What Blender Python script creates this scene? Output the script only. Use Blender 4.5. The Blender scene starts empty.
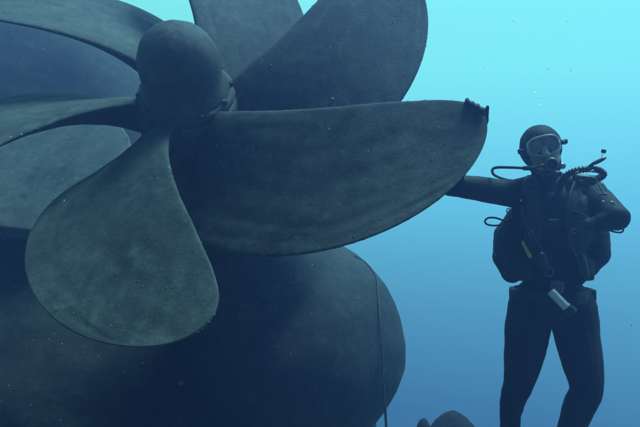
import bpy, bmesh, math, random
import numpy as np
from mathutils import Vector, Matrix, Quaternion, noise as mnoise

S = bpy.context.scene
COL = S.collection
random.seed(4)

# ---------------------------------------------------------------- camera
F_PX = 569.0                                   # focal length in pixels of a 640 px wide picture
cam_d = bpy.data.cameras.new('camera')
cam_d.sensor_width = 36.0
cam_d.lens = 36.0 * F_PX / 640.0
cam_d.clip_start = 0.05
cam_d.clip_end = 500
cam = bpy.data.objects.new('camera', cam_d)
cam.location = (0, 0, 0)
cam.rotation_euler = (math.radians(90), 0, 0)
COL.objects.link(cam)
S.camera = cam

# ---------------------------------------------------------------- world: daylight coming down through the water
W = bpy.data.worlds.new('World'); S.world = W
W.use_nodes = True
nt = W.node_tree; nt.nodes.clear()
wo = nt.nodes.new('ShaderNodeOutputWorld'); bg = nt.nodes.new('ShaderNodeBackground')
tc = nt.nodes.new('ShaderNodeTexCoord'); sp = nt.nodes.new('ShaderNodeSeparateXYZ')
mr = nt.nodes.new('ShaderNodeMapRange'); rp = nt.nodes.new('ShaderNodeValToRGB')
mr.inputs['From Min'].default_value = -1; mr.inputs['From Max'].default_value = 1
nt.links.new(tc.outputs['Generated'], sp.inputs[0]); nt.links.new(sp.outputs['Z'], mr.inputs['Value'])
nt.links.new(mr.outputs[0], rp.inputs[0]); nt.links.new(rp.outputs[0], bg.inputs[0]); nt.links.new(bg.outputs[0], wo.inputs[0])
stops = [(-1.0, (0.006, 0.02, 0.065)), (-0.5, (0.024, 0.078, 0.2)), (-0.325, (0.024, 0.06, 0.174)), (-0.259, (0.044, 0.128, 0.271)), (-0.169, (0.067, 0.217, 0.399)), (-0.075, (0.098, 0.337, 0.594)), (0.022, (0.141, 0.521, 0.925)), (0.133, (0.197, 0.707, 0.934)), (0.24, (0.225, 0.845, 0.909)), (0.325, (0.231, 0.854, 0.894)), (0.5, (0.3, 1.04, 1.16)), (1.0, (0.4, 1.12, 1.3))]
el = rp.color_ramp.elements
while len(el) < len(stops): el.new(0.5)
for e, (z, c) in zip(el, stops):
    e.position = (z + 1) / 2; e.color = (*c, 1)
# added dimming of the world light behind the camera, to darken camera-facing blades
SUN_DIR = Vector((.34, .14, .93)).normalized()
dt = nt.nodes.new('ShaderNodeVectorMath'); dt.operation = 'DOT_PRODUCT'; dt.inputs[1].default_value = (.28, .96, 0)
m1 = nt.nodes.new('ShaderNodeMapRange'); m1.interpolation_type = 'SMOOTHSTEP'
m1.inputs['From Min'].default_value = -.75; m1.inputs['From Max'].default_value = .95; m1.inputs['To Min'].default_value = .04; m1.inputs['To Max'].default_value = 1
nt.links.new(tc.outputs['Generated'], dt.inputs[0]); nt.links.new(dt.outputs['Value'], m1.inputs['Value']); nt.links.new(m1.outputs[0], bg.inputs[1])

# ---------------------------------------------------------------- sun, softened by the water above
sun_d = bpy.data.lights.new('sun', 'SUN'); sun_d.energy = 5.0; sun_d.angle = math.radians(22); sun_d.color = (.46, .88, 1.0)
sun = bpy.data.objects.new('sun', sun_d); COL.objects.link(sun)
sun.rotation_euler = SUN_DIR.to_track_quat('Z', 'Y').to_euler()

# ---------------------------------------------------------------- exposure and sampling
vs = S.view_settings
vs.view_transform = 'Standard'; vs.look = 'None'; vs.exposure = 0.0; vs.gamma = 1.0; vs.use_curve_mapping = False
S.render.engine = 'CYCLES'
S.cycles.use_denoising = True
S.cycles.max_bounces = 6; S.cycles.diffuse_bounces = 3; S.cycles.volume_bounces = 1
S.cycles.transparent_max_bounces = 8

# ================================================================ helpers
def at(u, v, d):
    """photo pixel (640x427) at depth d metres -> world point"""
    return Vector(((u - 320) / F_PX * d, d, (213.5 - v) / F_PX * d))

def link(o, parent=None, label=None, cat=None, group=None, kind=None):
    COL.objects.link(o)
    if parent: o.parent = parent
    if label: o['label'] = label
    if cat: o['category'] = cat
    if group: o['group'] = group
    if kind: o['kind'] = kind
    return o

def empty(name, loc, label, cat, group=None):
    o = bpy.data.objects.new(name, None); o.location = loc; o.empty_display_size = .1
    return link(o, None, label, cat, group)

def mesh_obj(name, me, mat, parent=None, world=True, **kw):
    o = bpy.data.objects.new(name, me)
    if mat: me.materials.append(mat)
    link(o, parent, **kw)
    if parent and world:                      # vertices are given in world space
        bpy.context.view_layer.update()
        o.matrix_parent_inverse = parent.matrix_world.inverted()
    return o

def from_bm(name, bm, mat, parent=None, smooth=True, world=True, **kw):
    bmesh.ops.recalc_face_normals(bm, faces=bm.faces)
    for f in bm.faces: f.smooth = smooth
    me = bpy.data.meshes.new(name); bm.to_mesh(me); bm.free()
    return mesh_obj(name, me, mat, parent, world, **kw)

def frame_of(d):
    d = d.normalized()
    up = Vector((0, 0, 1)) if abs(d.z) < .9 else Vector((1, 0, 0))
    x = d.cross(up).normalized(); y = x.cross(d).normalized()
    return x, y

def add_tube(bm, pts, rad, n=10, cap=True, flat=1.0):
    """swept tube through pts; rad is a number or a list"""
    pts = [Vector(p) for p in pts]
    if not hasattr(rad, '__len__'): rad = [rad] * len(pts)
    rings = []; x = None
    for i, p in enumerate(pts):
        d = (pts[min(i + 1, len(pts) - 1)] - pts[max(i - 1, 0)]).normalized()
        if x is None: x, y = frame_of(d)
        else:
            x = (x - d * x.dot(d)).normalized(); y = d.cross(x).normalized()
        rings.append([bm.verts.new(p + (x * math.cos(a) + y * math.sin(a) * flat) * rad[i]) for a in [2 * math.pi * k / n for k in range(n)]])
    for a, b in zip(rings, rings[1:]):
        for k in range(n): bm.faces.new((a[k], a[(k + 1) % n], b[(k + 1) % n], b[k]))
    if cap:
        bm.faces.new(rings[0][::-1]); bm.faces.new(rings[-1])

def spline(pts, n=8, closed=False):
    """Catmull-Rom through pts"""
    P = [Vector(p) for p in pts]; out = []
    m = len(P); rng = range(m if closed else m - 1)
    for i in rng:
        if closed: p0, p1, p2, p3 = P[i - 1], P[i], P[(i + 1) % m], P[(i + 2) % m]
        else: p0, p1, p2, p3 = P[max(i - 1, 0)], P[i], P[i + 1], P[min(i + 2, m - 1)]
        for k in range(n):
            t = k / n
            out.append(.5 * ((2 * p1) + (p2 - p0) * t + (2 * p0 - 5 * p1 + 4 * p2 - p3) * t * t + (3 * p1 - p0 - 3 * p2 + p3) * t ** 3))
    out.append(P[0] if closed else P[-1])
    return out

def add_capsule(bm, a, b, ra, rb, n=16, m=5):
    """tapered capsule"""
    a, b = Vector(a), Vector(b); d = (b - a)
    L = d.length; d = d / L if L > 1e-6 else Vector((0, 0, 1)); x, y = frame_of(d)
    prof = []
    for k in range(m + 1):
        t = math.pi / 2 * k / m; prof.append((-math.cos(t) * ra, math.sin(t) * ra))
    for k in range(m + 1):
        t = math.pi / 2 * k / m; prof.append((L + math.sin(t) * rb, math.cos(t) * rb))
    rings = []
    for s, r in prof:
        if r < 1e-5: rings.append([bm.verts.new(a + d * s)])
        else: rings.append([bm.verts.new(a + d * s + (x * math.cos(q) + y * math.sin(q)) * r) for q in [2 * math.pi * k / n for k in range(n)]])
    for p, q in zip(rings, rings[1:]):
        for k in range(n):
            if len(p) == 1: bm.faces.new((p[0], q[(k + 1) % n], q[k]))
            elif len(q) == 1: bm.faces.new((p[k], p[(k + 1) % n], q[0]))
            else: bm.faces.new((p[k], p[(k + 1) % n], q[(k + 1) % n], q[k]))

def add_ellipsoid(bm, c, r, rot=None, seg=24, rings=16):
    M = Matrix.Translation(Vector(c))
    if rot is not None: M = M @ rot.to_matrix().to_4x4()
    M = M @ Matrix.Diagonal((*r, 1))
    bmesh.ops.create_uvsphere(bm, u_segments=seg, v_segments=rings, radius=1, matrix=M)

def add_box(bm, c, size, rot=None, bevel=0):
    M = Matrix.Translation(Vector(c))
    if rot is not None: M = M @ rot.to_matrix().to_4x4()
    r = bmesh.ops.create_cube(bm, size=1, matrix=M @ Matrix.Diagonal((*size, 1)))
    if bevel:
        ed = list({e for v in r['verts'] for e in v.link_edges})
        bmesh.ops.bevel(bm, geom=ed, offset=bevel, segments=2, profile=.6, affect='EDGES')

def add_lathe(bm, prof, M, n=48):
    """prof: (axial, radius) pairs, axis = local z of M"""
    rings = []
    for s, r in prof:
        if r < 1e-5: rings.append([bm.verts.new(M @ Vector((0, 0, s)))])
        else: rings.append([bm.verts.new(M @ Vector((r * math.cos(q), r * math.sin(q), s))) for q in [2 * math.pi * k / n for k in range(n)]])
    for p, q in zip(rings, rings[1:]):
        for k in range(n):
            if len(p) == 1 and len(q) == 1: break
            if len(p) == 1: bm.faces.new((p[0], q[(k + 1) % n], q[k]))
            elif len(q) == 1: bm.faces.new((p[k], p[(k + 1) % n], q[0]))
            else: bm.faces.new((p[k], p[(k + 1) % n], q[(k + 1) % n], q[k]))

def remeshed(name, bm, voxel, smooth_it=4, smooth_f=.5, wobble=None, folds=0):
    """union of overlapping closed pieces as one continuous surface"""
    bmesh.ops.recalc_face_normals(bm, faces=bm.faces)
    me = bpy.data.meshes.new('tmp'); bm.to_mesh(me); bm.free()
    o = bpy.data.objects.new('tmp', me); COL.objects.link(o)
    m = o.modifiers.new('r', 'REMESH'); m.mode = 'VOXEL'; m.voxel_size = voxel
    s = o.modifiers.new('s', 'SMOOTH'); s.iterations = smooth_it; s.factor = smooth_f
    dg = bpy.context.evaluated_depsgraph_get()
    out = bpy.data.meshes.new_from_object(o.evaluated_get(dg)); out.name = name
    bpy.data.objects.remove(o); bpy.data.meshes.remove(me)
    if wobble:
        amp, sc = wobble
        n = len(out.vertices); co = np.empty(n * 3); no = np.empty(n * 3)
        out.vertices.foreach_get('co', co); out.vertices.foreach_get('normal', no)
        co = co.reshape(-1, 3); no = no.reshape(-1, 3)
        d = np.array([mnoise.fractal(Vector(p) * sc, 1.0, 2.0, 4) for p in co])
        if folds:                                # cross creases of cloth, strongest where it bends
            d2 = np.array([mnoise.ridged_multi_fractal(Vector((p[0] * 5, p[1] * 5, p[2] * 17)), 1.0, 2.0, 2, 1.0, 2.0) for p in co])
            co += no * ((d2 - d2.mean()) * folds * np.clip(np.array([mnoise.noise(Vector(p) * 6) for p in co]) + .55, 0, 1))[:, None]
        co += no * (d * amp)[:, None]
        out.vertices.foreach_set('co', co.ravel())
    out.polygons.foreach_set('use_smooth', [True] * len(out.polygons))
    out.update()
    return out

# ================================================================ materials
def new_mat(name):
    m = bpy.data.materials.new(name); m.use_nodes = True
    return m, m.node_tree, m.node_tree.nodes['Principled BSDF']

def N(nt, t, **kw):
    n = nt.nodes.new(t)
    for k, v in kw.items(): setattr(n, k, v)
    return n

def fouled(name, dark, light, speck=(.42, .45, .42), bump=.5, big=2.2, rough=.75, speck_size=.16, patch=(.09, .13, .10)):
    """old metal overgrown with thin algae, crusts and tiny barnacles; pattern runs in world space"""
    m, nt, bs = new_mat(name)
    L = nt.links.new
    geo = N(nt, 'ShaderNodeNewGeometry')
    def noise(scale, detail=5, rough_=.6, dist=0):
        n = N(nt, 'ShaderNodeTexNoise'); n.inputs['Scale'].default_value = scale; n.inputs['Detail'].default_value = detail
        n.inputs['Roughness'].default_value = rough_; n.inputs['Distortion'].default_value = dist
        L(geo.outputs['Position'], n.inputs['Vector']); return n.outputs['Fac']
    def ramp(src, a, b, c0=(0, 0, 0), c1=(1, 1, 1)):
        r = N(nt, 'ShaderNodeValToRGB'); r.color_ramp.elements[0].position = a; r.color_ramp.elements[1].position = b
        r.color_ramp.elements[0].color = (*c0, 1); r.color_ramp.elements[1].color = (*c1, 1)
        L(src, r.inputs[0]); return r.outputs[0]
    def mix(f, a, b, bt='MIX'):
        x = N(nt, 'ShaderNodeMix', data_type='RGBA', blend_type=bt)
        if isinstance(f, float): x.inputs[0].default_value = f
        else: L(f, x.inputs[0])
        for i, q in ((6, a), (7, b)):
            if isinstance(q, tuple): x.inputs[i].default_value = (*q, 1)
            else: L(q, x.inputs[i])
        return x.outputs[2]
    base = mix(ramp(noise(big, 6, .62), .36, .66), dark, light)
    base = mix(ramp(noise(big * 4.3, 7, .7, .6), .50, .60), base, patch)
    blot = noise(big * 4.6, 6, .62, .5)
    base = mix(.42, base, ramp(blot, .36, .64, (.55, .55, .55), (1.4, 1.4, 1.4)), 'MULTIPLY')
    fine = noise(85, 6, .75)
    base = mix(.75, base, ramp(fine, .25, .75, (.45, .45, .45), (1.45, 1.45, 1.45)), 'MULTIPLY')
    mid = noise(19, 8, .72)
    base = mix(.7, base, ramp(mid, .3, .7, (.5, .5, .5), (1.4, 1.4, 1.4)), 'MULTIPLY')
    vor = N(nt, 'ShaderNodeTexVoronoi'); vor.inputs['Scale'].default_value = 34; L(geo.outputs['Position'], vor.inputs['Vector'])
    dots = ramp(vor.outputs['Distance'], speck_size * .6, speck_size, (1, 1, 1), (0, 0, 0))
    sel = ramp(noise(6.5, 3, .6), .60, .70)
    dm = N(nt, 'ShaderNodeMath', operation='MULTIPLY'); L(dots, dm.inputs[0]); L(sel, dm.inputs[1])
    base = mix(dm.outputs[0], base, speck)
    L(base, bs.inputs['Base Color'])
    bs.inputs['Roughness'].default_value = rough
    bs.inputs['Specular IOR Level'].default_value = .4
    h = N(nt, 'ShaderNodeMath', operation='ADD'); L(fine, h.inputs[0]); L(mid, h.inputs[1])
    h2 = N(nt, 'ShaderNodeMath', operation='ADD'); L(h.outputs[0], h2.inputs[0]); L(dm.outputs[0], h2.inputs[1])
    b = N(nt, 'ShaderNodeBump'); b.inputs['Strength'].default_value = bump; b.inputs['Distance'].default_value = .012
    L(h2.outputs[0], b.inputs['Height']); L(b.outputs[0], bs.inputs['Normal'])
    return m

def plain(name, col, rough=.6, metal=0.0, var=.35, scale=30, bump=.15, spec=.4):
    m, nt, bs = new_mat(name); L = nt.links.new
    tcn = N(nt, 'ShaderNodeTexCoord'); n = N(nt, 'ShaderNodeTexNoise'); n.inputs['Scale'].default_value = scale; n.inputs['Detail'].default_value = 5
    L(tcn.outputs['Object'], n.inputs['Vector'])
    r = N(nt, 'ShaderNodeValToRGB'); r.color_ramp.elements[0].position = .3; r.color_ramp.elements[1].position = .7
    r.color_ramp.elements[0].color = (*[c * (1 - var) for c in col], 1); r.color_ramp.elements[1].color = (*[min(1, c * (1 + var)) for c in col], 1)
    L(n.outputs['Fac'], r.inputs[0]); L(r.outputs[0], bs.inputs['Base Color'])
    bs.inputs['Roughness'].default_value = rough; bs.inputs['Metallic'].default_value = metal
    bs.inputs['Specular IOR Level'].default_value = spec
    b = N(nt, 'ShaderNodeBump'); b.inputs['Strength'].default_value = bump; b.inputs['Distance'].default_value = .01
    L(n.outputs['Fac'], b.inputs['Height']); L(b.outputs[0], bs.inputs['Normal'])
    return m

M_BRONZE = fouled('fouled_bronze', (.030, .034, .036), (.094, .097, .097), patch=(.060, .076, .070), bump=.32)
M_HULL = fouled('fouled_hull_steel', (.009, .009, .011), (.030, .030, .031), bump=.6, big=2.0, patch=(.030, .033, .032))
M_CRUST = plain('barnacle_crust', (.17, .19, .17), .9, var=.5, scale=60, bump=.4)
M_SEABED = fouled('seabed_sediment', (.10, .10, .08), (.18, .17, .13), bump=.8, big=.8, rough=.95)
M_ROCK = fouled('reef_rock', (.012, .010, .016), (.026, .022, .030), bump=.9, big=5, rough=.95, patch=(.02, .014, .026))
M_ROPE = plain('old_rope', (.06, .065, .06), .9, var=.4, scale=90, bump=.6)
M_SUIT = plain('neoprene', (.011, .012, .015), .75, var=.3, scale=14, bump=.12, spec=.25)
M_GLOVE = plain('glove_rubber', (.030, .032, .036), .7, var=.3, scale=50, bump=.2, spec=.3)
M_VEST = plain('vest_nylon', (.013, .014, .018), .65, var=.3, scale=120, bump=.25, spec=.35)
M_WEB = plain('nylon_webbing', (.022, .023, .026), .8, var=.3, scale=160, bump=.3)
M_RUBBER = plain('black_rubber', (.018, .018, .019), .45, var=.2, scale=40, bump=.08)
M_SKIRT = plain('clear_silicone', (.45, .48, .48), .35, var=.12, scale=20, bump=.05, spec=.5)
M_SKIRT.node_tree.nodes['Principled BSDF'].inputs['Transmission Weight'].default_value = .35
M_STEEL = plain('brushed_steel', (.22, .23, .24), .4, metal=.8, var=.15, scale=60, bump=.08)
M_RING = plain('grey_ring', (.07, .075, .08), .3, var=.2)
M_ALU = plain('torch_aluminium', (.62, .64, .64), .35, metal=.35, var=.15, scale=60, bump=.1)
M_YELLOW = plain('yellow_plastic', (.55, .52, .06), .5, var=.15, scale=40, bump=.05)
M_ORANGE = plain('orange_sponge', (.80, .32, .16), .9, var=.3, scale=200, bump=.6)
M_SKIN = plain('skin', (.42, .28, .22), .6, var=.12, scale=50, bump=.05)
M_EYE = plain('eye', (.05, .04, .035), .2, var=.1, scale=50, bump=0.0)
M_SNOW = plain('marine_snow', (.45, .48, .45), .9, var=.2, scale=9, bump=0.0)
mg, ngt, gb = new_mat('tempered_glass')
gb.inputs['Base Color'].default_value = (.75, .85, .85, 1); gb.inputs['Roughness'].default_value = .18
gb.inputs['Transmission Weight'].default_value = .85; gb.inputs['IOR'].default_value = 1.2
M_GLASS = mg
mb, nbt, bb = new_mat('air_in_water')
bb.inputs['Base Color'].default_value = (1, 1, 1, 1); bb.inputs['Roughness'].default_value = .02
bb.inputs['Transmission Weight'].default_value = 1.0; bb.inputs['IOR'].default_value = .75
M_BUBBLE = mb

# ================================================================ seabed: a slope falling away behind the diver
def ground_z(x, y):
    t = max(0.0, y - 2.95)
    z = -1.40 - .52 * t + .03 * t * math.exp(-t)
    z += .05 * mnoise.fractal(Vector((x * .9, y * .9, 3.1)), 1.0, 2.0, 4)
    z += .35 * mnoise.noise(Vector((x * .14, y * .14, 8))) * min(1, t / 6)
    return z
bm = bmesh.new()
xs = [-20 + 40 * i / 96 for i in range(97)]
ys = [-9 + 14 * (i / 70) for i in range(71)] + [5 + 19 * ((i + 1) / 50) ** 1.2 for i in range(50)]
grid = [[bm.verts.new((x, y, ground_z(x, y))) for x in xs] for y in ys]
for j in range(len(ys) - 1):
    for i in range(len(xs) - 1): bm.faces.new((grid[j][i], grid[j][i + 1], grid[j + 1][i + 1], grid[j + 1][i]))
from_bm('seabed', bm, M_SEABED, kind='structure')

# ================================================================ ship's stern, lying bow down behind the propeller
PH = Vector((-.6712, 3.0278, .4647))                                    # propeller centre
AX = Vector((0.0, -.78753, .61628))                                     # shaft axis, towards the stern
HV = Vector((1, 0, 0)); VV = Vector((0, .61628, .78753))
M_SHAFT = Matrix(((HV.x, VV.x, AX.x, PH.x), (HV.y, VV.y, AX.y, PH.y), (HV.z, VV.z, AX.z, PH.z), (0, 0, 0, 1)))

hull_root = empty('ship_stern', at(150, 420, 5.2), 'dark rounded stern of a sunken ship behind and below the propeller', 'shipwreck')
bm = bmesh.new()
# shaft bossing: swells from the propeller into the round lobe at right
add_capsule(bm, PH - AX * .45, PH - AX * 1.15, .25, .52, 32, 8)
add_capsule(bm, PH - AX * 1.0, at(290, 330, 4.95), .45, .80, 32, 8)
add_ellipsoid(bm, at(300, 343, 4.75), (.87, 1.05, .875), None, 48, 32)
add_ellipsoid(bm, at(282, 440, 5.0), (.84, 1.0, .9), None, 48, 32)
# the broad hull body to the left
add_ellipsoid(bm, at(-30, 275, 6.1), (2.55, 1.25, 3.0), Quaternion((0, 1, 0), math.radians(6)), 64, 40)
add_ellipsoid(bm, at(120, 420, 5.6), (2.1, 1.1, 1.5), None, 48, 32)
add_capsule(bm, at(60, 400, 5.7), at(60, 800, 6.0), 2.2, 2.2, 40, 8)
hull_me = remeshed('hull', bm, .05, 10, .6, (.03, 1.6))
mesh_obj('hull', hull_me, M_HULL, hull_root)

# horizontal fin standing out of the hull at left
def plate(pts_front, thick_vec, n_edge=3, mat=None, name='fin', parent=None):
    bm = bmesh.new()
    top = [bm.verts.new(p) for p in pts_front]
    f = bm.faces.new(top)
    r = bmesh.ops.extrude_face_region(bm, geom=[f])
    for v in [g for g in r['geom'] if isinstance(g, bmesh.types.BMVert)]: v.co += thick_vec
    bmesh.ops.bevel(bm, geom=[e for e in bm.edges], offset=.034, segments=4, profile=.6, affect='EDGES')
    bmesh.ops.recalc_face_normals(bm, faces=bm.faces)
    return from_bm(name, bm, mat, parent)
fin_px = [(-150, 118, 5.2), (40, 110, 5.2), (100, 113, 5.1), (121, 124, 5.0), (129, 136, 4.8), (131, 152, 4.62), (122, 172, 4.45), (96, 200, 4.22), (34, 231, 3.98), (0, 227, 4.0), (-60, 212, 4.1), (-150, 190, 4.3)]
fp = [at(*p) for p in fin_px]
nrm = (fp[3] - fp[1]).cross(fp[8] - fp[1]).normalized()
if nrm.z > 0: nrm = -nrm
plate(fp, nrm * .12, mat=M_BRONZE, name='fin', parent=hull_root)  # light on its upward face is put into the colour by paler metal

# ================================================================ the propeller: six blades on one hub
prop = empty('ship_propeller', PH, 'huge six bladed ship propeller overgrown with marine life', 'propeller')
prop.matrix_world = M_SHAFT
bpy.context.view_layer.update()
I4 = Matrix.Identity(4)
bm = bmesh.new()
add_lathe(bm, [(-.50, 0), (-.50, .235), (-.47, .25), (-.30, .262), (-.05, .268), (.16, .266), (.19, .262), (.205, .25), (.205, .0)], I4, 72)
for v in bm.verts: v.co += v.co.normalized() * (.010 * mnoise.fractal(v.co * 8, 1, 2, 3) + .004 * mnoise.noise(v.co * 40))
from_bm('hub', bm, M_BRONZE, prop, world=False)
bm = bmesh.new()
add_lathe(bm, [(.19, 0), (.19, .236), (.205, .243), (.228, .244), (.243, .236), (.25, .225), (.25, 0)], I4, 72)
for v in bm.verts: v.co += v.co.normalized() * (.008 * mnoise.fractal(v.co * 14, 1, 2, 3))
hubring = from_bm('collar', bm, M_BRONZE, prop, world=False)
for k in range(10):
    bm = bmesh.new(); a = 2 * math.pi * (k + .3) / 10
    add_lathe(bm, [(.240, 0), (.240, .014), (.256, .014), (.262, .010), (.262, 0)], Matrix.Translation((.228 * math.cos(a), .228 * math.sin(a), 0)), 6)
    from_bm('bolt', bm, M_BRONZE, hubring, smooth=False, world=False)
bm = bmesh.new()
prof = [(.22, 0), (.22, .226), (.25, .224), (.275, .214), (.30, .199), (.33, .194), (.40, .195)]
for k in range(1, 17):
    t = math.pi / 2 * k / 16; prof.append((.40 + .205 * math.sin(t), .195 * math.cos(t)))
prof[-1] = (.605, 0)
add_lathe(bm, prof, I4, 72)
for v in bm.verts: v.co += v.co.normalized() * .004 * mnoise.fractal(v.co * 12, 1, 2, 3)
from_bm('hub_cap', bm, M_BRONZE, prop, world=False)

# fitted blade shape
B_PH, B_R, B_RH, B_P = -1.2557, 1.4603, .2011, 2.4284
B_K = [.4902, .6903, .8472, .9246, .8943, .8656]; B_S1, B_S2, B_RK = .7685, .1001, .3412
KU = [0, .2, .4, .6, .8, 1.0]
def chord(u):
    return float(np.interp(u, np.linspace(0, 1, 201), CH)) * math.sqrt(max(0, 1 - u ** 6))
# smooth the chord table
_x = np.linspace(0, 1, 201); CH = np.interp(_x, KU, B_K)
_k = np.hanning(61); _k /= _k.sum(); CH = np.convolve(np.pad(CH, 30, mode='reflect', reflect_type='odd'), _k, mode='valid')

def blade_point(u, sig, side):
    """u: 0 root..1 tip, sig: -1 forward edge..1 aft edge, side: -1/0/1 across the thickness"""
    r = B_RH + u * (B_R - B_RH)
    phi = math.atan2(B_P, 2 * math.pi * r)
    c = chord(u)
    e = 1 + .004 * mnoise.noise(Vector((u * 17, sig * 3, 5))) + .003 * mnoise.noise(Vector((u * 60, sig, 9)))
    s = sig * c / 2 * e
    tmax = .15 * (1 - u) ** 1.8 + .030 * (1 - u) + .010
    edge = .011 + .007 * (1 - u)
    prof_t = max(0.0, 1 - abs(sig) ** 2.3) ** .8
    th_half = .5 * (edge * max(0.0, 1 - abs(sig) ** 60) ** .5 + max(0.0, tmax - edge) * prof_t * min(1.0, c / .35)) * side
    th_half += .0035 * side * mnoise.fractal(Vector((u * 9, sig * 5, side * 4)), 1, 2, 3) * max(0.0, 1 - abs(sig) ** 8) * min(1.0, c / .6) ** 2
    ang = B_PH + B_S1 * u + B_S2 * u * u + s * math.cos(phi) / r
    er = Vector((math.cos(ang), math.sin(ang), 0)); et = Vector((-math.sin(ang), math.cos(ang), 0)); ez = Vector((0, 0, 1))
    nrm = -et * math.sin(phi) + ez * math.cos(phi)
    cup = -.018 * (1 - sig * sig) * u * min(1.0, c / .8) ** 2                                    # slight hollow of the face
    return er * r + ez * (B_RK * (r - B_RH) + s * math.sin(phi)) + nrm * (th_half + cup), nrm

us = [i / 52 * .9 for i in range(53)] + [.915, .93, .945, .958, .969, .979, .987, .993, .997, .9989, .9997, .99995]
sg = [math.sin(math.pi / 2 * (-1 + 2 * j / 56)) for j in range(57)]
bm = bmesh.new()
G = {}
for side in (1, -1):
    for i, u in enumerate(us):
        for j, q in enumerate(sg):
            if j in (0, len(sg) - 1) and side == -1: G[side, i, j] = G[1, i, j]
            else: G[side, i, j] = bm.verts.new(blade_point(u, q, side)[0])
for side in (1, -1):
    for i in range(len(us) - 1):
        for j in range(len(sg) - 1):
            q = [G[side, i, j], G[side, i, j + 1], G[side, i + 1, j + 1], G[side, i + 1, j]]
            bm.faces.new(q if side == 1 else q[::-1])
last = len(us) - 1
for j in range(len(sg) - 1):
    q = []
    for v in (G[1, last, j], G[1, last, j + 1], G[-1, last, j + 1], G[-1, last, j]):
        if v not in q: q.append(v)
    if len(q) > 2: bm.faces.new(q)
bmesh.ops.recalc_face_normals(bm, faces=bm.faces)
for f in bm.faces: f.smooth = True
blade_me = bpy.data.meshes.new('blade'); bm.to_mesh(blade_me); bm.free(); blade_me.materials.append(M_BRONZE)

def barnacle(V, Fc, rnd, p, nrm, r, h):
    x, y = frame_of(nrm); b0 = len(V); m = 6; ph = rnd.random() * 6
    for z_, s_ in ((-.3, 1.05), (.7, .68), (1.0, .42), (.55, .2)):          # cone with a small crater
        for a in range(m):
            t = ph + a * 2 * math.pi / m; rr = r * s_ * rnd.uniform(.85, 1.15)
            V.append(p + nrm * (h * z_) + x * math.cos(t) * rr + y * math.sin(t) * rr)
    for lv in range(3):
        for a in range(m):
            Fc.append((b0 + lv * m + a, b0 + lv * m + (a + 1) % m, b0 + lv * m + m + (a + 1) % m, b0 + lv * m + m + a))
    Fc.append(tuple(b0 + 3 * m + a for a in range(m)))

def crust_mesh(seed):
    """barnacles in clumps, a few strays, worm tubes, thin growth on the edges"""
    rnd = random.Random(seed); V = []; Fc = []
    for c in range(17):
        cu, cq, side = rnd.uniform(.12, .95), rnd.uniform(-.92, .92), rnd.choice((1, -1)); spread = rnd.uniform(.010, .045)
        for k in range(rnd.choice((1, 2, 3, 5, 9))):
            u = min(.985, max(.05, cu + rnd.gauss(0, spread))); q = max(-.985, min(.985, cq + rnd.gauss(0, spread * 2.4)))
            p, nrm = blade_point(u, q, side); r = rnd.uniform(.0014, .0040) * (1.5 if rnd.random() < .08 else 1)
            barnacle(V, Fc, rnd, p, nrm * side, r, r * rnd.uniform(.5, 1.0))
    for k in range(60):
        side = rnd.choice((1, -1)); p, nrm = blade_point(rnd.uniform(.1, .97), rnd.uniform(-.95, .95), side); r = rnd.uniform(.0014, .0036)
        barnacle(V, Fc, rnd, p, nrm * side, r, r * rnd.uniform(.5, 1.0))
    for k in range(130):
        u = 1 - .93 * rnd.random() ** 1.4; q = rnd.choice((-1, 1, 1))
        if mnoise.noise(Vector((u * 9, q, seed))) < .02: continue
        p, nrm = blade_point(min(u, .998), q * .999, 0); r = rnd.uniform(.0018, .0042)
        barnacle(V, Fc, rnd, p, nrm * rnd.choice((1, -1)), r, r)
    me = bpy.data.meshes.new('barnacle_crust'); me.from_pydata([tuple(v) for v in V], [], Fc); me.materials.append(M_CRUST)
    return me
for k in range(6):
    b = bpy.data.objects.new('blade', blade_me); link(b, prop)
    b.rotation_euler = (0, 0, 2 * math.pi * k / 6)
    if k == 0: b['label'] = 'blade whose tip the diver holds'
    c = bpy.data.objects.new('barnacle_crust', crust_mesh(30 + k)); link(c, b, kind='stuff')
bpy.context.view_layer.update()

def on_blade(k, u, q, side, off=0.0):
    p, nrm = blade_point(u, q, side)
    return M_SHAFT @ (Matrix.Rotation(2 * math.pi * k / 6, 4, 'Z') @ (p + nrm * side * off))

# ================================================================ old rope hanging over the bossing
dgx = bpy.context.evaluated_depsgraph_get()
def cast(u, v, off):
    d = at(u, v, 1.0); d.normalize()
    hit, loc, nr, *_ = S.ray_cast(dgx, Vector((0, 0, 0)), d)
    return loc, nr, hit
hull_o = bpy.data.objects['hull']
def cast_hull(u, v):
    d = at(u, v, 1.0).normalized()
    ok, loc, nr, _ = hull_o.ray_cast(Vector((0, 0, 0)), d)
    return loc, nr, ok
rnd = random.Random(77); V = []; Fc = []
for c in range(80):
    u, v = rnd.uniform(-20, 410), rnd.uniform(235, 440); n_ = rnd.choice((1, 1, 1, 1, 3))
    for k in range(n_):
        loc, nr, ok = cast_hull(u + rnd.gauss(0, 5), v + rnd.gauss(0, 5))
        if ok:
            r = rnd.uniform(.0022, .0055); barnacle(V, Fc, rnd, loc, nr, r, r * rnd.uniform(.5, 1))
me = bpy.data.meshes.new('barnacle_crust'); me.from_pydata([tuple(q) for q in V], [], Fc)
mesh_obj('barnacle_crust', me, M_CRUST, hull_root, kind='stuff')
rope_pts = []
for u, v in [(355, 256), (366, 263), (376, 277), (378.5, 300), (380, 325), (381.5, 350)]:
    loc, nr, ok = cast_hull(u, v)
    if not ok:
        loc, nr, ok = cast_hull(u - 12, v + 8); loc = at(u, v, loc.y if ok else 4.6)
    rope_pts.append(at(u, v, loc.y - .03))
dl = rope_pts[-1].y
rope_pts += [at(383, 378, dl - .02), at(385, 405, dl - .03), at(386.5, 432, dl - .04), at(388, 470, dl - .05)]
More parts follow.
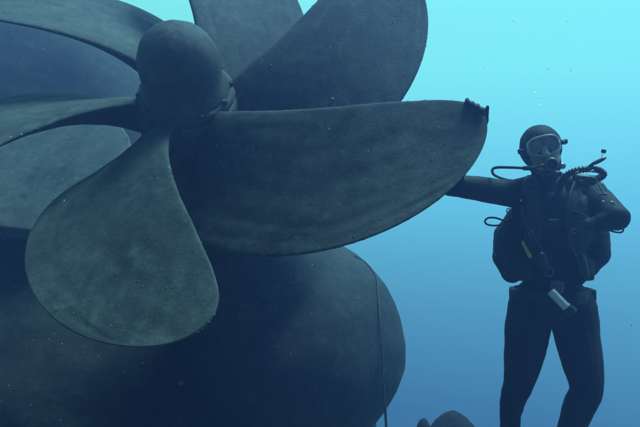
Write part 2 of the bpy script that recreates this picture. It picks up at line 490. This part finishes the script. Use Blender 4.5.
p = rope_pts[-1]; rope_pts.append(Vector((p.x + .02, p.y, ground_z(p.x, p.y) + .02)))
path = spline(rope_pts, 22)
bm = bmesh.new()
for k in range(3):                              # three twisted strands
    st = []
    for i, p in enumerate(path):
        d = (path[min(i + 1, len(path) - 1)] - path[max(i - 1, 0)]).normalized(); x, y = frame_of(d)
        a = i * .55 + k * 2.094
        st.append(p + (x * math.cos(a) + y * math.sin(a)) * .0034)
    fat = [.0038 + .0028 * max(0, mnoise.noise(p * 5)) + (.0028 if i > len(path) * .62 else 0) for i, p in enumerate(path)]
    add_tube(bm, st, fat, 6)
from_bm('rope', bm, M_ROPE, label='thin old rope hanging over the round stern below the blade tip', cat='rope')

# ================================================================ boulders on the slope behind the diver's legs
def rock(center, r, seed, label):
    bm = bmesh.new()
    bmesh.ops.create_icosphere(bm, subdivisions=5, radius=1)
    for v in bm.verts:
        n = v.co.normalized(); q = n * 1.3 + Vector((seed * 7.1, seed * 3.3, seed))
        d = 1 + .05 * mnoise.noise(q) + .014 * mnoise.fractal(q * 4, 1, 2, 3) + .004 * mnoise.fractal(q * 14, 1, 2, 2)
        v.co = Vector((n.x * r[0], n.y * r[1], n.z * r[2])) * d
    bmesh.ops.translate(bm, verts=bm.verts, vec=center)
    from_bm('boulder', bm, M_ROCK, label=label, cat='boulder', group='boulders on the slope')
for u, v, d, rx, ry, sd, lb in ((454, 414.5, 4.05, .285, .34, 1, "dark purple rounded boulder at the bottom edge, left of the diver's legs"),
                               (423, 420.5, 4.15, .115, .16, 2, 'small dark boulder at the bottom edge between rope and larger boulder')):
    top = at(u, v, d); gz = ground_z(top.x, top.y) - .05          # rises from the slope to the height seen
    rock(Vector((top.x, top.y, gz)), (rx, ry, top.z - gz), sd, lb)

# ================================================================ the diver
DV = 2.79
person = empty('person', at(545, 498, DV), 'scuba diver in black wetsuit and mask holding on to a propeller blade tip', 'person')
bm = bmesh.new()
def cap(p, q, ra, rb): add_capsule(bm, p, q, ra, rb, 18, 5)
head_rot = Quaternion((0, 0, 1), math.radians(-19)) @ Quaternion((0, 1, 0), math.radians(-11))
HEAD = at(542.5, 151, 2.74)
# trunk
add_ellipsoid(bm, at(554, 213, DV), (.185, .125, .20))
add_ellipsoid(bm, at(552, 262, DV), (.160, .115, .19))
add_ellipsoid(bm, at(551, 299, DV), (.178, .125, .13))
add_ellipsoid(bm, at(551, 188, DV + .01), (.15, .085, .07))
cap(at(549, 192, DV), at(545, 170, 2.77), .072, .062)
# head in its hood
add_ellipsoid(bm, HEAD + Vector((-.004, .015, .018)), (.098, .110, .112), head_rot)
add_ellipsoid(bm, HEAD + Vector((.008, -.005, -.055)), (.076, .088, .085), head_rot)
# arm reaching to the blade (image left)
R_SH, R_EL = at(515, 194, 2.79), at(450, 185, 2.68)
dgh = bpy.context.evaluated_depsgraph_get()
def blade_depth(u, v):
    hit, loc, nr, *_ = S.ray_cast(dgh, Vector((0, 0, 0)), at(u, v, 1.0).normalized())
    return loc.y if hit and loc.y < 3.2 else None
BD = blade_depth(474, 116)                       # the blade's tip under the hand
WR = at(467, 143, BD + .085)
cap(at(533, 192, DV), R_SH, .085, .072)
cap(R_SH, R_EL, .068, .052); cap(R_EL, WR, .052, .032)
PALM = at(475.5, 119, BD + .050)
cap(WR, PALM, .030, .026)
cap(at(471, 121, BD + .048), at(480, 122, BD + .048), .022, .020)
# four fingers hooked over the blade's upper edge, thumb standing up beside it
def finger(pts, rs):
    for a, b, r0, r1 in zip(pts, pts[1:], rs, rs[1:]): add_capsule(bm, a, b, r0, r1, 12, 4)
for fx, fy, ln in ((467.2, 98.6, 1.0), (472.6, 101.2, 1.05), (477.8, 103.6, 1.0), (482.4, 107.0, .85)):
    ed = blade_depth(fx, fy + 7) or BD
    k0 = at(fx * .75 + 475.5 * .25, 116, BD + .045)
    k1 = at(fx, fy + 3.2, ed + .034)
    k2 = at(fx, fy + 1.6, ed + .004)
    k3 = at(fx + .2, fy + 3.6, ed - .018)
    k4 = at(fx + .6, fy + 9.5 * ln, ed - .013)
    finger([k0, k1, k2, k3, k4], [.0110, .0103, .0098, .0094, .0084])
finger([at(481, 128, BD + .045), at(486.0, 120.5, BD + .034), at(486.8, 113, BD + .026), at(487.6, 106.8, BD + .020)], [.016, .0130, .0118, .0098])
# arm bent up in front of the shoulder (image right)
L_SH, L_EL, L_WR = at(590, 194, 2.80), at(616.5, 217.5, 2.57), at(593, 226, 2.60)
cap(at(570, 192, DV), L_SH, .085, .078)
cap(L_SH, L_EL, .074, .060); cap(L_EL, L_WR, .056, .036)
L_PA = at(583, 225, 2.625)
cap(L_WR, L_PA, .032, .034)
add_ellipsoid(bm, L_PA, (.046, .028, .040))
for i in range(4):                               # fingers closed on the strap
    o = at(578.5, 217.5 + i * 4.6, 2.620)
    finger([o + Vector((.03, 0, 0)), o + Vector((-.012, -.012, 0)), o + Vector((-.028, .010, 0)), o + Vector((-.018, .030, 0))], [.0112, .0105, .0098, .009])
finger([L_PA + Vector((.01, -.01, .03)), at(578, 214, 2.61), at(573, 212, 2.62)], [.013, .0115, .009])
# legs
def leg(prof, toe_off):
    """prof: (u, v, depth, radius) down the leg"""
    C_ = spline([at(u, v, d) for u, v, d, r in prof], 5)
    R_ = spline([(r, 0, 0) for *_, r in prof], 5)
    for i in range(len(C_) - 1): cap(C_[i], C_[i + 1], R_[i].x, R_[i + 1].x)
    ank = C_[-1]; ar = prof[-1][3]; toe = ank + toe_off
    heel = ank + Vector((0, .05, -.05)); cap(ank, heel, ar, .036)
    cap(heel, toe, .036, .032); cap(ank, toe, ar * .9, .034)
    return ank, toe
R_AN, R_TOE = leg([(530.5, 306, 2.79, .106), (527.3, 330, 2.78, .108), (523, 360, 2.75, .089), (518.5, 382, 2.73, .071), (514, 396, 2.72, .063), (510.5, 412, 2.74, .052), (510, 428, 2.78, .047), (509, 462, 2.86, .040)], Vector((-.03, -.17, -.10)))
L_AN, L_TOE = leg([(573.5, 306, 2.79, .108), (575.5, 330, 2.78, .109), (582.5, 362, 2.74, .095), (586, 389, 2.71, .076), (579.5, 405, 2.72, .072), (571, 428, 2.79, .062), (559, 460, 2.90, .044)], Vector((.05, -.17, -.10)))
body_me = remeshed('body', bm, .0046, 2, .5, (.0035, 9), folds=.0020)
body = mesh_obj('body', body_me, M_SUIT, person)
body_me.materials.append(M_SKIN); body_me.materials.append(M_GLOVE)
# face opening of the hood, gloves
FA = HEAD + head_rot @ Vector((.004, -.095, -.012)); IR = head_rot.inverted()
for p in body_me.polygons:
    c = p.center
    q = IR @ (c - FA)
    if abs(q.x) / .068 < 1 and (q.x / .068) ** 2 + ((q.z + .012) / .085) ** 2 < 1 and c.y < HEAD.y - .03: p.material_index = 1
    elif (c - PALM).length < .075 or (c - L_PA).length < .065: p.material_index = 2

def hp(x, y, z):
    """point in the head's own frame: x to the picture's right, y towards the camera, z up"""
    return HEAD + head_rot @ Vector((x, -y, z))
# nose and eyes behind the glass
bm = bmesh.new(); add_capsule(bm, hp(.004, .098, .012), hp(.004, .118, -.026), .009, .014, 12, 4)
bmesh.ops.scale(bm, verts=bm.verts, vec=(1, 1, 1))
from_bm('nose', bm, M_SKIN, person)
for sx in (-1, 1):
    bm = bmesh.new(); add_ellipsoid(bm, hp(.004 + sx * .031, .092, .010), (.013, .010, .009), head_rot, 16, 10)
    from_bm('eye', bm, M_EYE, person)

# ---- mask
def mask_outline(u, k):
    """closed outline of the mask's face, with the notch for the nose"""
    t = 2 * math.pi * u
    x = .068 * k * math.copysign(abs(math.cos(t)) ** .62, math.cos(t)); z = .042 * k * math.copysign(abs(math.sin(t)) ** .7, math.sin(t))
    if z < 0: z -= .014 * math.exp(-(x / .026) ** 2) * k
    return x + .004, z + .014
bm = bmesh.new(); n = 56
layers = [(1.10, .058), (1.14, .080), (1.06, .106), (1.0, .122), (.93, .126), (.88, .122)]
rings = []
for k, y in layers:
    rings.append([bm.verts.new(hp(mask_outline(i / n, k)[0], y - 3.2 * mask_outline(i / n, k)[0] ** 2, mask_outline(i / n, k)[1])) for i in range(n)])
for a, b in zip(rings, rings[1:]):
    for i in range(n): bm.faces.new((a[i], a[(i + 1) % n], b[(i + 1) % n], b[i]))
mask = from_bm('mask', bm, M_SKIRT, person)
m_ = mask.modifiers.new('thick', 'SOLIDIFY'); m_.thickness = .004
bm = bmesh.new()
pts = [hp(mask_outline(i / n, .97)[0], .124 - 3.2 * mask_outline(i / n, .97)[0] ** 2, mask_outline(i / n, .97)[1]) for i in range(n)]
add_tube(bm, pts + [pts[0]], .0052, 8, False)
fr = from_bm('mask_frame', bm, M_SKIRT, mask)
for sx in (-1, 1):
    bm = bmesh.new(); lo = []
    for i in range(28):
        t = 2 * math.pi * i / 28
        x = sx * .034 + .026 * math.copysign(abs(math.cos(t)) ** .6, math.cos(t)); z = .015 + .029 * math.copysign(abs(math.sin(t)) ** .7, math.sin(t))
        if z < 0 and x * sx < .03: z *= .55
        lo.append((x + .004, z))
    a = [bm.verts.new(hp(x, .121 - 3.2 * x * x, z)) for x, z in lo]; b = [bm.verts.new(hp(x, .117 - 3.2 * x * x, z)) for x, z in lo]
    bm.faces.new(a); bm.faces.new(b[::-1])
    for i in range(28): bm.faces.new((a[i], b[i], b[(i + 1) % 28], a[(i + 1) % 28]))
    from_bm('lens', bm, M_GLASS, mask, smooth=False)
# nose pocket
bm = bmesh.new(); add_capsule(bm, hp(.004, .112, .0), hp(.004, .122, -.032), .012, .019, 14, 5); from_bm('nose_pocket', bm, M_SKIRT, mask)
# strap and its side buckles
bm = bmesh.new(); st = []
for i in range(25):
    t = math.pi * (.02 + .96 * i / 24)
    st.append(hp(.106 * math.cos(t), .035 - .155 * math.sin(t), .016 + .02 * math.sin(t)))
for dz in (-.008, .0, .008):
    add_tube(bm, [p + Vector((0, 0, dz)) for p in st], .0048, 6)
from_bm('strap', bm, M_RUBBER, mask)
for sx in (-1, 1):
    bm = bmesh.new(); add_box(bm, hp(sx * .104, .050, .016), (.016, .026, .020), head_rot, .004)
    add_capsule(bm, hp(sx * .088, .075, .015), hp(sx * .102, .055, .016), .008, .009, 10, 4)
    from_bm('strap_buckle', bm, M_RUBBER, mask)

# ---- regulator
RG = hp(.014, .135, -.082)
bm = bmesh.new()
rot_f = (head_rot @ Vector((.15, -1, -.12))).to_track_quat('Z', 'Y')
MR = Matrix.Translation(RG) @ rot_f.to_matrix().to_4x4()
add_lathe(bm, [(-.03, 0), (-.03, .022), (-.012, .033), (.008, .035), (.016, .032), (.018, .0)], MR, 32)
add_capsule(bm, RG + Vector((0, .015, 0)), RG + Vector((0, .06, .012)), .020, .018, 14, 4)
add_capsule(bm, RG + Vector((-.042, .01, -.040)), RG + Vector((.042, .01, -.040)), .014, .014, 12, 4)
reg = from_bm('regulator', bm, M_RUBBER, person)
bm = bmesh.new(); add_lathe(bm, [(.014, .032), (.022, .030), (.025, .024), (.023, .020), (.0185, .020)], MR, 32); from_bm('face_ring', bm, M_RING, reg)
bm = bmesh.new(); add_lathe(bm, [(.0185, .017), (.024, .014), (.026, 0)], MR, 24); from_bm('purge_button', bm, M_RUBBER, reg)
bm = bmesh.new()
add_tube(bm, [RG + Vector((-.03, 0, 0)), at(533, 168, 2.62), at(523, 168.3, 2.625)], [.012, .012, .010], 12)
from_bm('hose_sleeve', bm, M_RUBBER, reg)
bm = bmesh.new()
add_tube(bm, spline([RG + Vector((-.03, 0, 0)), at(530, 168, 2.62), at(512, 167.5, 2.64), at(497, 167.5, 2.68), at(492.3, 170, 2.74), at(495, 175.5, 2.82), at(508, 180, 2.92), at(530, 182, 2.96), at(548, 182, 2.98)], 10), .0068, 10)
from_bm('hose', bm, M_RUBBER, reg)

# ---- buoyancy vest: jacket, air bladder behind, straps
bm = bmesh.new()
add_ellipsoid(bm, at(554, 222, DV), (.20, .148, .215))
add_ellipsoid(bm, at(553, 266, DV), (.178, .138, .13))
for pts, r in (([(517, 218), (507, 236), (506.5, 256), (512, 272)], [.055, .066, .072, .055]), ([(592, 215), (597, 235), (595, 255), (589, 267)], [.055, .058, .068, .05])):
    q = [at(u, v, DV + .01) for u, v in pts]
    for a, b, r0, r1 in zip(q, q[1:], r, r[1:]): add_capsule(bm, a, b, r0, r1, 18, 5)
for x0, x1 in (((530, 183), (533, 235)), ((572, 183), (574, 235))):
    cap_a, cap_b = at(*x0, DV - .085), at(*x1, DV - .135)
    add_capsule(bm, cap_a, cap_b, .034, .040, 14, 4)
    add_capsule(bm, cap_a, at(x0[0], x0[1] - 1, DV + .09), .034, .034, 14, 4)
vest = mesh_obj('buoyancy_vest', remeshed('buoyancy_vest', bm, .007, 3, .5, (.006, 11)), M_VEST, person)
def strap(pts, w, t, name, mat, parent):
    bm = bmesh.new(); P = spline(pts, 6); prev = None
    for i, p in enumerate(P):
        d = (P[min(i + 1, len(P) - 1)] - P[max(i - 1, 0)]).normalized()
        x = d.cross(Vector((0, 1, 0))).normalized(); y = Vector((0, -1, 0))
        cur = [bm.verts.new(p + x * w * a + y * t * b) for a, b in ((-1, -1), (1, -1), (1, 1), (-1, 1))]
        if prev:
            for k in range(4): bm.faces.new((prev[k], prev[(k + 1) % 4], cur[(k + 1) % 4], cur[k]))
        else: bm.faces.new(cur)
        prev = cur
    bm.faces.new(prev[::-1])
    return from_bm(name, bm, mat, parent, smooth=False)
strap([at(531, 190, DV - .128), at(532, 215, DV - .178), at(533, 240, DV - .180), at(535, 262, DV - .145)], .022, .003, 'shoulder_strap', M_WEB, vest)
strap([at(573, 190, DV - .128), at(573, 215, DV - .178), at(573, 240, DV - .180), at(571, 262, DV - .145)], .022, .003, 'shoulder_strap', M_WEB, vest)
ch = strap([at(533, 222, DV - .184), at(553, 223, DV - .170), at(573, 222, DV - .184)], .014, .003, 'chest_strap', M_WEB, vest)
bm = bmesh.new(); add_box(bm, at(553, 223, DV - .178), (.05, .012, .034), None, .004); from_bm('buckle', bm, M_RUBBER, ch)
bm = bmesh.new()
ring = [at(549 + 4.5 * math.cos(a), 272 + 4.5 * math.sin(a), DV - .148) for a in [2 * math.pi * k / 20 for k in range(21)]]
add_tube(bm, ring, .0028, 8, False); from_bm('d_ring', bm, M_STEEL, vest)
for (u, v, d) in ((509, 211, 2.70), (531, 233, 2.60), (574, 231, 2.60)):
    bm = bmesh.new()
    add_tube(bm, [at(u + 2.6 * math.cos(a), v + 2.6 * math.sin(a), d) for a in [2 * math.pi * k / 16 for k in range(17)]], .0026, 8, False)
    from_bm('d_ring', bm, M_STEEL, vest)
bm = bmesh.new()
add_capsule(bm, at(523, 242.5, 2.66), at(530, 256, 2.62), .0085, .0095, 12, 4); from_bm('clip', bm, M_YELLOW, vest)
# loop of thin line standing out at the side, with its stopper
bm = bmesh.new()
lp = [(507.5, 222.5), (502, 220), (495, 217.8), (488, 218), (485, 221), (487, 224.3), (494, 225.6), (501, 224.8), (507.5, 222.5)]
add_tube(bm, spline([at(u, v, 2.72) for u, v in lp], 6), .0046, 8)
lpo = from_bm('line_loop', bm, M_RUBBER, vest)
bm = bmesh.new(); add_capsule(bm, at(506, 222.5, 2.72), at(512, 221, 2.74), .013, .016, 12, 4); from_bm('stopper', bm, M_RUBBER, lpo)
bm = bmesh.new()
lp = [(605, 227), (610, 230.5), (617, 232.3), (622.5, 231.6), (623, 226), (619, 222)]
add_tube(bm, spline([at(u, v, 2.60) for u, v in lp], 6), .0042, 8); from_bm('line_loop', bm, M_RUBBER, vest)
# inflator hose curled on the shoulder
bm = bmesh.new()
pts = spline([at(560, 186, 2.70), at(566, 176, 2.66), at(577, 170.5, 2.64), at(591, 169, 2.635), at(600, 170.5, 2.63), at(603.5, 174.5, 2.625), at(598, 178.5, 2.62), at(588, 179, 2.62)], 14)
add_tube(bm, pts, [.0150 + .0022 * math.sin(i * 1.9) for i in range(len(pts))], 14)
inf = from_bm('inflator_hose', bm, M_RUBBER, vest)
bm = bmesh.new(); add_capsule(bm, at(577, 178, 2.63), at(592, 180.5, 2.61), .021, .024, 14, 5); add_box(bm, at(583, 184, 2.615), (.05, .03, .034), None, .006)
from_bm('inflator_head', bm, M_RUBBER, inf)
bm = bmesh.new(); add_tube(bm, spline([at(575, 181, 2.62), at(569, 197, 2.575), at(566, 217, 2.56), at(571, 246, 2.58), at(580, 262, 2.63)], 10), .0062, 10)
from_bm('gauge_hose', bm, M_RUBBER, vest)
bm = bmesh.new(); add_capsule(bm, at(580, 260, 2.62), at(584, 274, 2.62), .028, .024, 14, 5); from_bm('pressure_gauge', bm, M_RUBBER, vest)
bm = bmesh.new(); add_tube(bm, spline([at(521, 205, 2.68), at(526, 225, 2.60), at(540, 247, 2.585), at(543, 262, 2.60)], 10), .0062, 10); from_bm('spare_hose', bm, M_RUBBER, vest)
bm = bmesh.new(); add_capsule(bm, at(541, 256, 2.59), at(544, 267, 2.59), .022, .026, 14, 5); from_bm('spare_mouthpiece', bm, M_RUBBER, vest)
for u_, w_ in ((522, .085), (585, .08)):
    bm = bmesh.new(); add_box(bm, at(u_, 270, 2.66), (w_, .05, .10), Quaternion((0, 0, 1), math.radians(-25 if u_ < 550 else 25)), .014); from_bm('pocket', bm, M_VEST, vest)
bm = bmesh.new(); add_ellipsoid(bm, at(598, 161.5, 2.62), (.044, .008, .0095), Quaternion((0, 1, 0), math.radians(-25)), 20, 10)
add_capsule(bm, at(588, 167, 2.63), at(594, 163.5, 2.625), .006, .007, 10, 4)
from_bm('lever', bm, M_RUBBER, inf)
bm = bmesh.new(); add_box(bm, at(603.6, 151.3, 2.61), (.019, .014, .016), Quaternion((0, 1, 0), math.radians(14)), .003)
add_tube(bm, [at(602.5, 153.5, 2.61), at(601.4, 158.5, 2.615)], .0013, 6)
from_bm('tag', bm, M_RUBBER, inf)
for (a, b) in (((590.0, 171.5), (593.5, 170.5)), ((575.5, 173), (578, 171.5))):
    bm = bmesh.new(); add_capsule(bm, at(*a, 2.595), at(*b, 2.595), .0035, .0035, 8, 3); from_bm('metal_clip', bm, M_STEEL, inf)
# wrist computer and cuff
bm = bmesh.new()
for (u, v, d, r) in ((603.5, 202, 2.545, .010), (612.5, 203, 2.530, .013)):
    add_ellipsoid(bm, at(u, v, d), (r, .006, r * .6), Quaternion((0, 1, 0), math.radians(25)), 14, 8)
from_bm('wrist_gauge', bm, M_STEEL, person)
bm = bmesh.new()
pts = [at(597, 182, 2.66), at(601, 189, 2.655), at(605, 193.5, 2.64), at(607, 192.5, 2.64), at(601, 183, 2.66)]
add_tube(bm, spline(pts, 5), .0032, 8); from_bm('gauge_strap', bm, M_STEEL, person)

# ---- air tank on the back
bm = bmesh.new()
TK = Matrix.Translation(at(553, 225, DV + .235))
add_lathe(bm, [(-.36, 0), (-.36, .06), (-.34, .085), (-.30, .092), (.18, .092), (.225, .08), (.26, .04), (.265, .02), (.30, .02), (.30, 0)], TK, 32)
tank = from_bm('air_tank', bm, plain('tank_paint', (.10, .11, .11), .4, var=.3), person)
bm = bmesh.new(); c = at(553, 225, DV + .235) + Vector((0, 0, .315)); add_capsule(bm, c + Vector((-.05, 0, 0)), c + Vector((.05, 0, 0)), .018, .018, 12, 4)
from_bm('valve', bm, M_STEEL, tank)

# ---- weight belt
bm = bmesh.new(); n = 48
prev = None; loop = []
for i in range(n):
    t = 2 * math.pi * i / n; c = at(551.5, 293, DV)
    loop.append([bm.verts.new(c + Vector(((.178 + q) * math.cos(t), (.142 + q) * math.sin(t), z))) for q, z in ((0, -.026), (.006, -.026), (.006, .026), (0, .026))])
for i in range(n):
    a, b = loop[i], loop[(i + 1) % n]
    for k in range(4): bm.faces.new((a[k], a[(k + 1) % 4], b[(k + 1) % 4], b[k]))
belt = from_bm('weight_belt', bm, M_WEB, person, smooth=False)
for t in (-.15, .35, math.pi + .2, math.pi - .35, -1.15, -2.1):
    bm = bmesh.new(); c = at(551.5, 294, DV) + Vector((.186 * math.cos(t), .150 * math.sin(t), 0))
    add_box(bm, c, (.030, .075, .058), Quaternion((0, 0, 1), t), .009); from_bm('lead_weight', bm, M_RUBBER, belt)
bm = bmesh.new(); add_box(bm, at(557, 287, DV - .158), (.066, .014, .058), Quaternion((0, 1, 0), .1), .006)
from_bm('belt_buckle', bm, plain('grey_plastic', (.10, .11, .115), .5), belt)

# ---- fins on the feet (below the picture)
for toe, ank in ((R_TOE, R_AN), (L_TOE, L_AN)):
    d = (toe - ank); d.z = 0; d.normalize(); sd = Vector((d.y, -d.x, 0)); bm = bmesh.new()
    for off, wdt, ext, th in ((0, .05, -.10, .045), (0, .06, .03, .03), (0, .09, .20, .012), (0, .105, .42, .006)):
        pass
    secs = [(-.12, .045, .045), (.02, .058, .04), (.10, .075, .016), (.40, .105, .007)]
    pr = None
    for s_, w_, t_ in secs:
        c = toe + d * s_; c.z = max(ground_z(c.x, c.y) + t_ + .012, toe.z - .02)
        cur = [bm.verts.new(c + sd * w_ * a + Vector((0, 0, t_ * b))) for a, b in ((-1, -1), (1, -1), (1, 1), (-1, 1))]
        if pr:
            for k in range(4): bm.faces.new((pr[k], pr[(k + 1) % 4], cur[(k + 1) % 4], cur[k]))
        else: bm.faces.new(cur)
        pr = cur
    bm.faces.new(pr[::-1])
    bmesh.ops.bevel(bm, geom=list(bm.edges), offset=.004, segments=2, affect='EDGES')
    from_bm('swim_fin', bm, M_RUBBER, person)

# ================================================================ torch hanging at the diver's belt
ta, tb = at(550.5, 291, 2.585), at(572.5, 313.5, 2.56); td = (tb - ta); TL = td.length
MT = Matrix.Translation(ta) @ td.to_track_quat('Z', 'Y').to_matrix().to_4x4()
torch = empty('dive_torch', ta, 'pale metal torch hanging slantwise at the front of the diver\'s belt', 'torch')
bm = bmesh.new(); add_lathe(bm, [(0, 0), (0, .017), (.006, .020), (TL * .66, .020), (TL * .70, .023), (TL * .72, .023), (TL * .72, 0)], MT, 28); from_bm('barrel', bm, M_ALU, torch)
bm = bmesh.new(); add_lathe(bm, [(TL * .72, 0), (TL * .72, .022), (TL * .78, .027), (TL * .98, .028), (TL, .026), (TL, .022), (TL * .985, .021), (TL * .985, 0)], MT, 28)
hd = from_bm('lamp_head', bm, M_RUBBER, torch)
bm = bmesh.new(); add_lathe(bm, [(TL * .988, 0), (TL * .988, .0205), (TL * .994, .0205), (TL * .994, 0)], MT, 24); from_bm('lens', bm, M_GLASS, hd)
bm = bmesh.new(); add_capsule(bm, at(552.5, 304, 2.60), at(561, 316.5, 2.58), .011, .012, 12, 4); from_bm('grip', bm, M_RUBBER, torch)
bm = bmesh.new(); add_tube(bm, spline([at(557, 287, 2.61), at(552, 287.5, 2.60), ta + td * .05], 6), .0035, 8); from_bm('lanyard', bm, M_RUBBER, torch)

# ================================================================ orange sponges on the blades
def sponge(p, r, seed, label):
    bm = bmesh.new(); bmesh.ops.create_icosphere(bm, subdivisions=3, radius=1)
    for v in bm.verts:
        v.co = v.co * r * (1 + .35 * mnoise.noise(v.co * 2.2 + Vector((seed, 0, 0)))); v.co.z *= .8
    bmesh.ops.translate(bm, verts=bm.verts, vec=p)
    from_bm('sponge', bm, M_ORANGE, label=label, cat='sponge', group='orange sponges')
dgx = bpy.context.evaluated_depsgraph_get()
for u, v, r, lb in ((332.5, 98.8, .0085, 'tiny orange sponge where two blades cross right of the hub'), (181, 383, .019, 'small reddish sponge on the dark hull below the lowest blade')):
    loc, nr, hit = cast(u, v, 0)
    if hit: sponge(loc - at(u, v, 1).normalized() * r * .3, r, u, lb)

# ================================================================ air bubbles above the diver
BUB = [(513.5, 20.5, .0065, 'lone air bubble near the top edge above the diver'), (516.5, 22.5, .0045, 'small air bubble touching the lone bubble near the top'),
       (527.5, 77.5, .0045, 'air bubble a little above the cluster over the diver\'s head'), (512, 94.5, .006, 'air bubble left of the cluster over the diver\'s head'),
       (516, 97, .0045, 'small flattened air bubble beside the left one over the head'), (535, 93, .006, 'upper air bubble of the cluster right over the hood'),
       (540, 97, .006, 'right air bubble of the cluster over the hood'), (539.5, 105, .0045, 'lowest air bubble, nearest the top of the hood')]
for u, v, r, lb in BUB:
    bm = bmesh.new(); bmesh.ops.create_icosphere(bm, subdivisions=3, radius=r * .75)
    for q in bm.verts: q.co.z *= .55; q.co.x *= 1.25
    bmesh.ops.translate(bm, verts=bm.verts, vec=at(u, v, 2.85)); from_bm('air_bubble', bm, M_BUBBLE, label=lb, cat='bubble', group='air bubbles above the diver')

# ================================================================ drifting particles
V = []; Fc = []; rnd = random.Random(11)
for k in range(420):
    d = rnd.uniform(.7, 3.6); p = at(rnd.uniform(-60, 700), rnd.uniform(-60, 490), d); r = rnd.uniform(.0004, .0011) * (1.6 if rnd.random() < .06 else 1)
    b0 = len(V)
    for ox, oy, oz in ((1, 0, 0), (-1, 0, 0), (0, 1, 0), (0, -1, 0), (0, 0, 1), (0, 0, -1)):
        V.append(tuple(p + Vector((ox, oy, oz)) * r * rnd.uniform(.6, 1.4)))
    for f in ((0, 2, 4), (2, 1, 4), (1, 3, 4), (3, 0, 4), (2, 0, 5), (1, 2, 5), (3, 1, 5), (0, 3, 5)): Fc.append(tuple(b0 + q for q in f))
me = bpy.data.meshes.new('marine_snow'); me.from_pydata(V, [], Fc)
mesh_obj('marine_snow', me, M_SNOW, kind='stuff', label='tiny pale particles drifting in the water', cat='particles')

# ================================================================ the water's haze
bm = bmesh.new(); add_box(bm, (0, 7.5, -5.6), (43, 35, 17.6))
haze = from_bm('haze', bm, None, smooth=False, kind='stuff', label='blue haze of the sea water', cat='haze')
hm = bpy.data.materials.new('water_haze'); hm.use_nodes = True; hn = hm.node_tree; hn.nodes.clear()
ho = hn.nodes.new('ShaderNodeOutputMaterial'); pv = hn.nodes.new('ShaderNodeVolumePrincipled')
pv.inputs['Color'].default_value = (.27, .355, .96, 1); pv.inputs['Absorption Color'].default_value = (.45, .88, 1, 1); pv.inputs['Density'].default_value = .050; pv.inputs['Anisotropy'].default_value = .6
hn.links.new(pv.outputs[0], ho.inputs['Volume'])
haze.data.materials.append(hm)
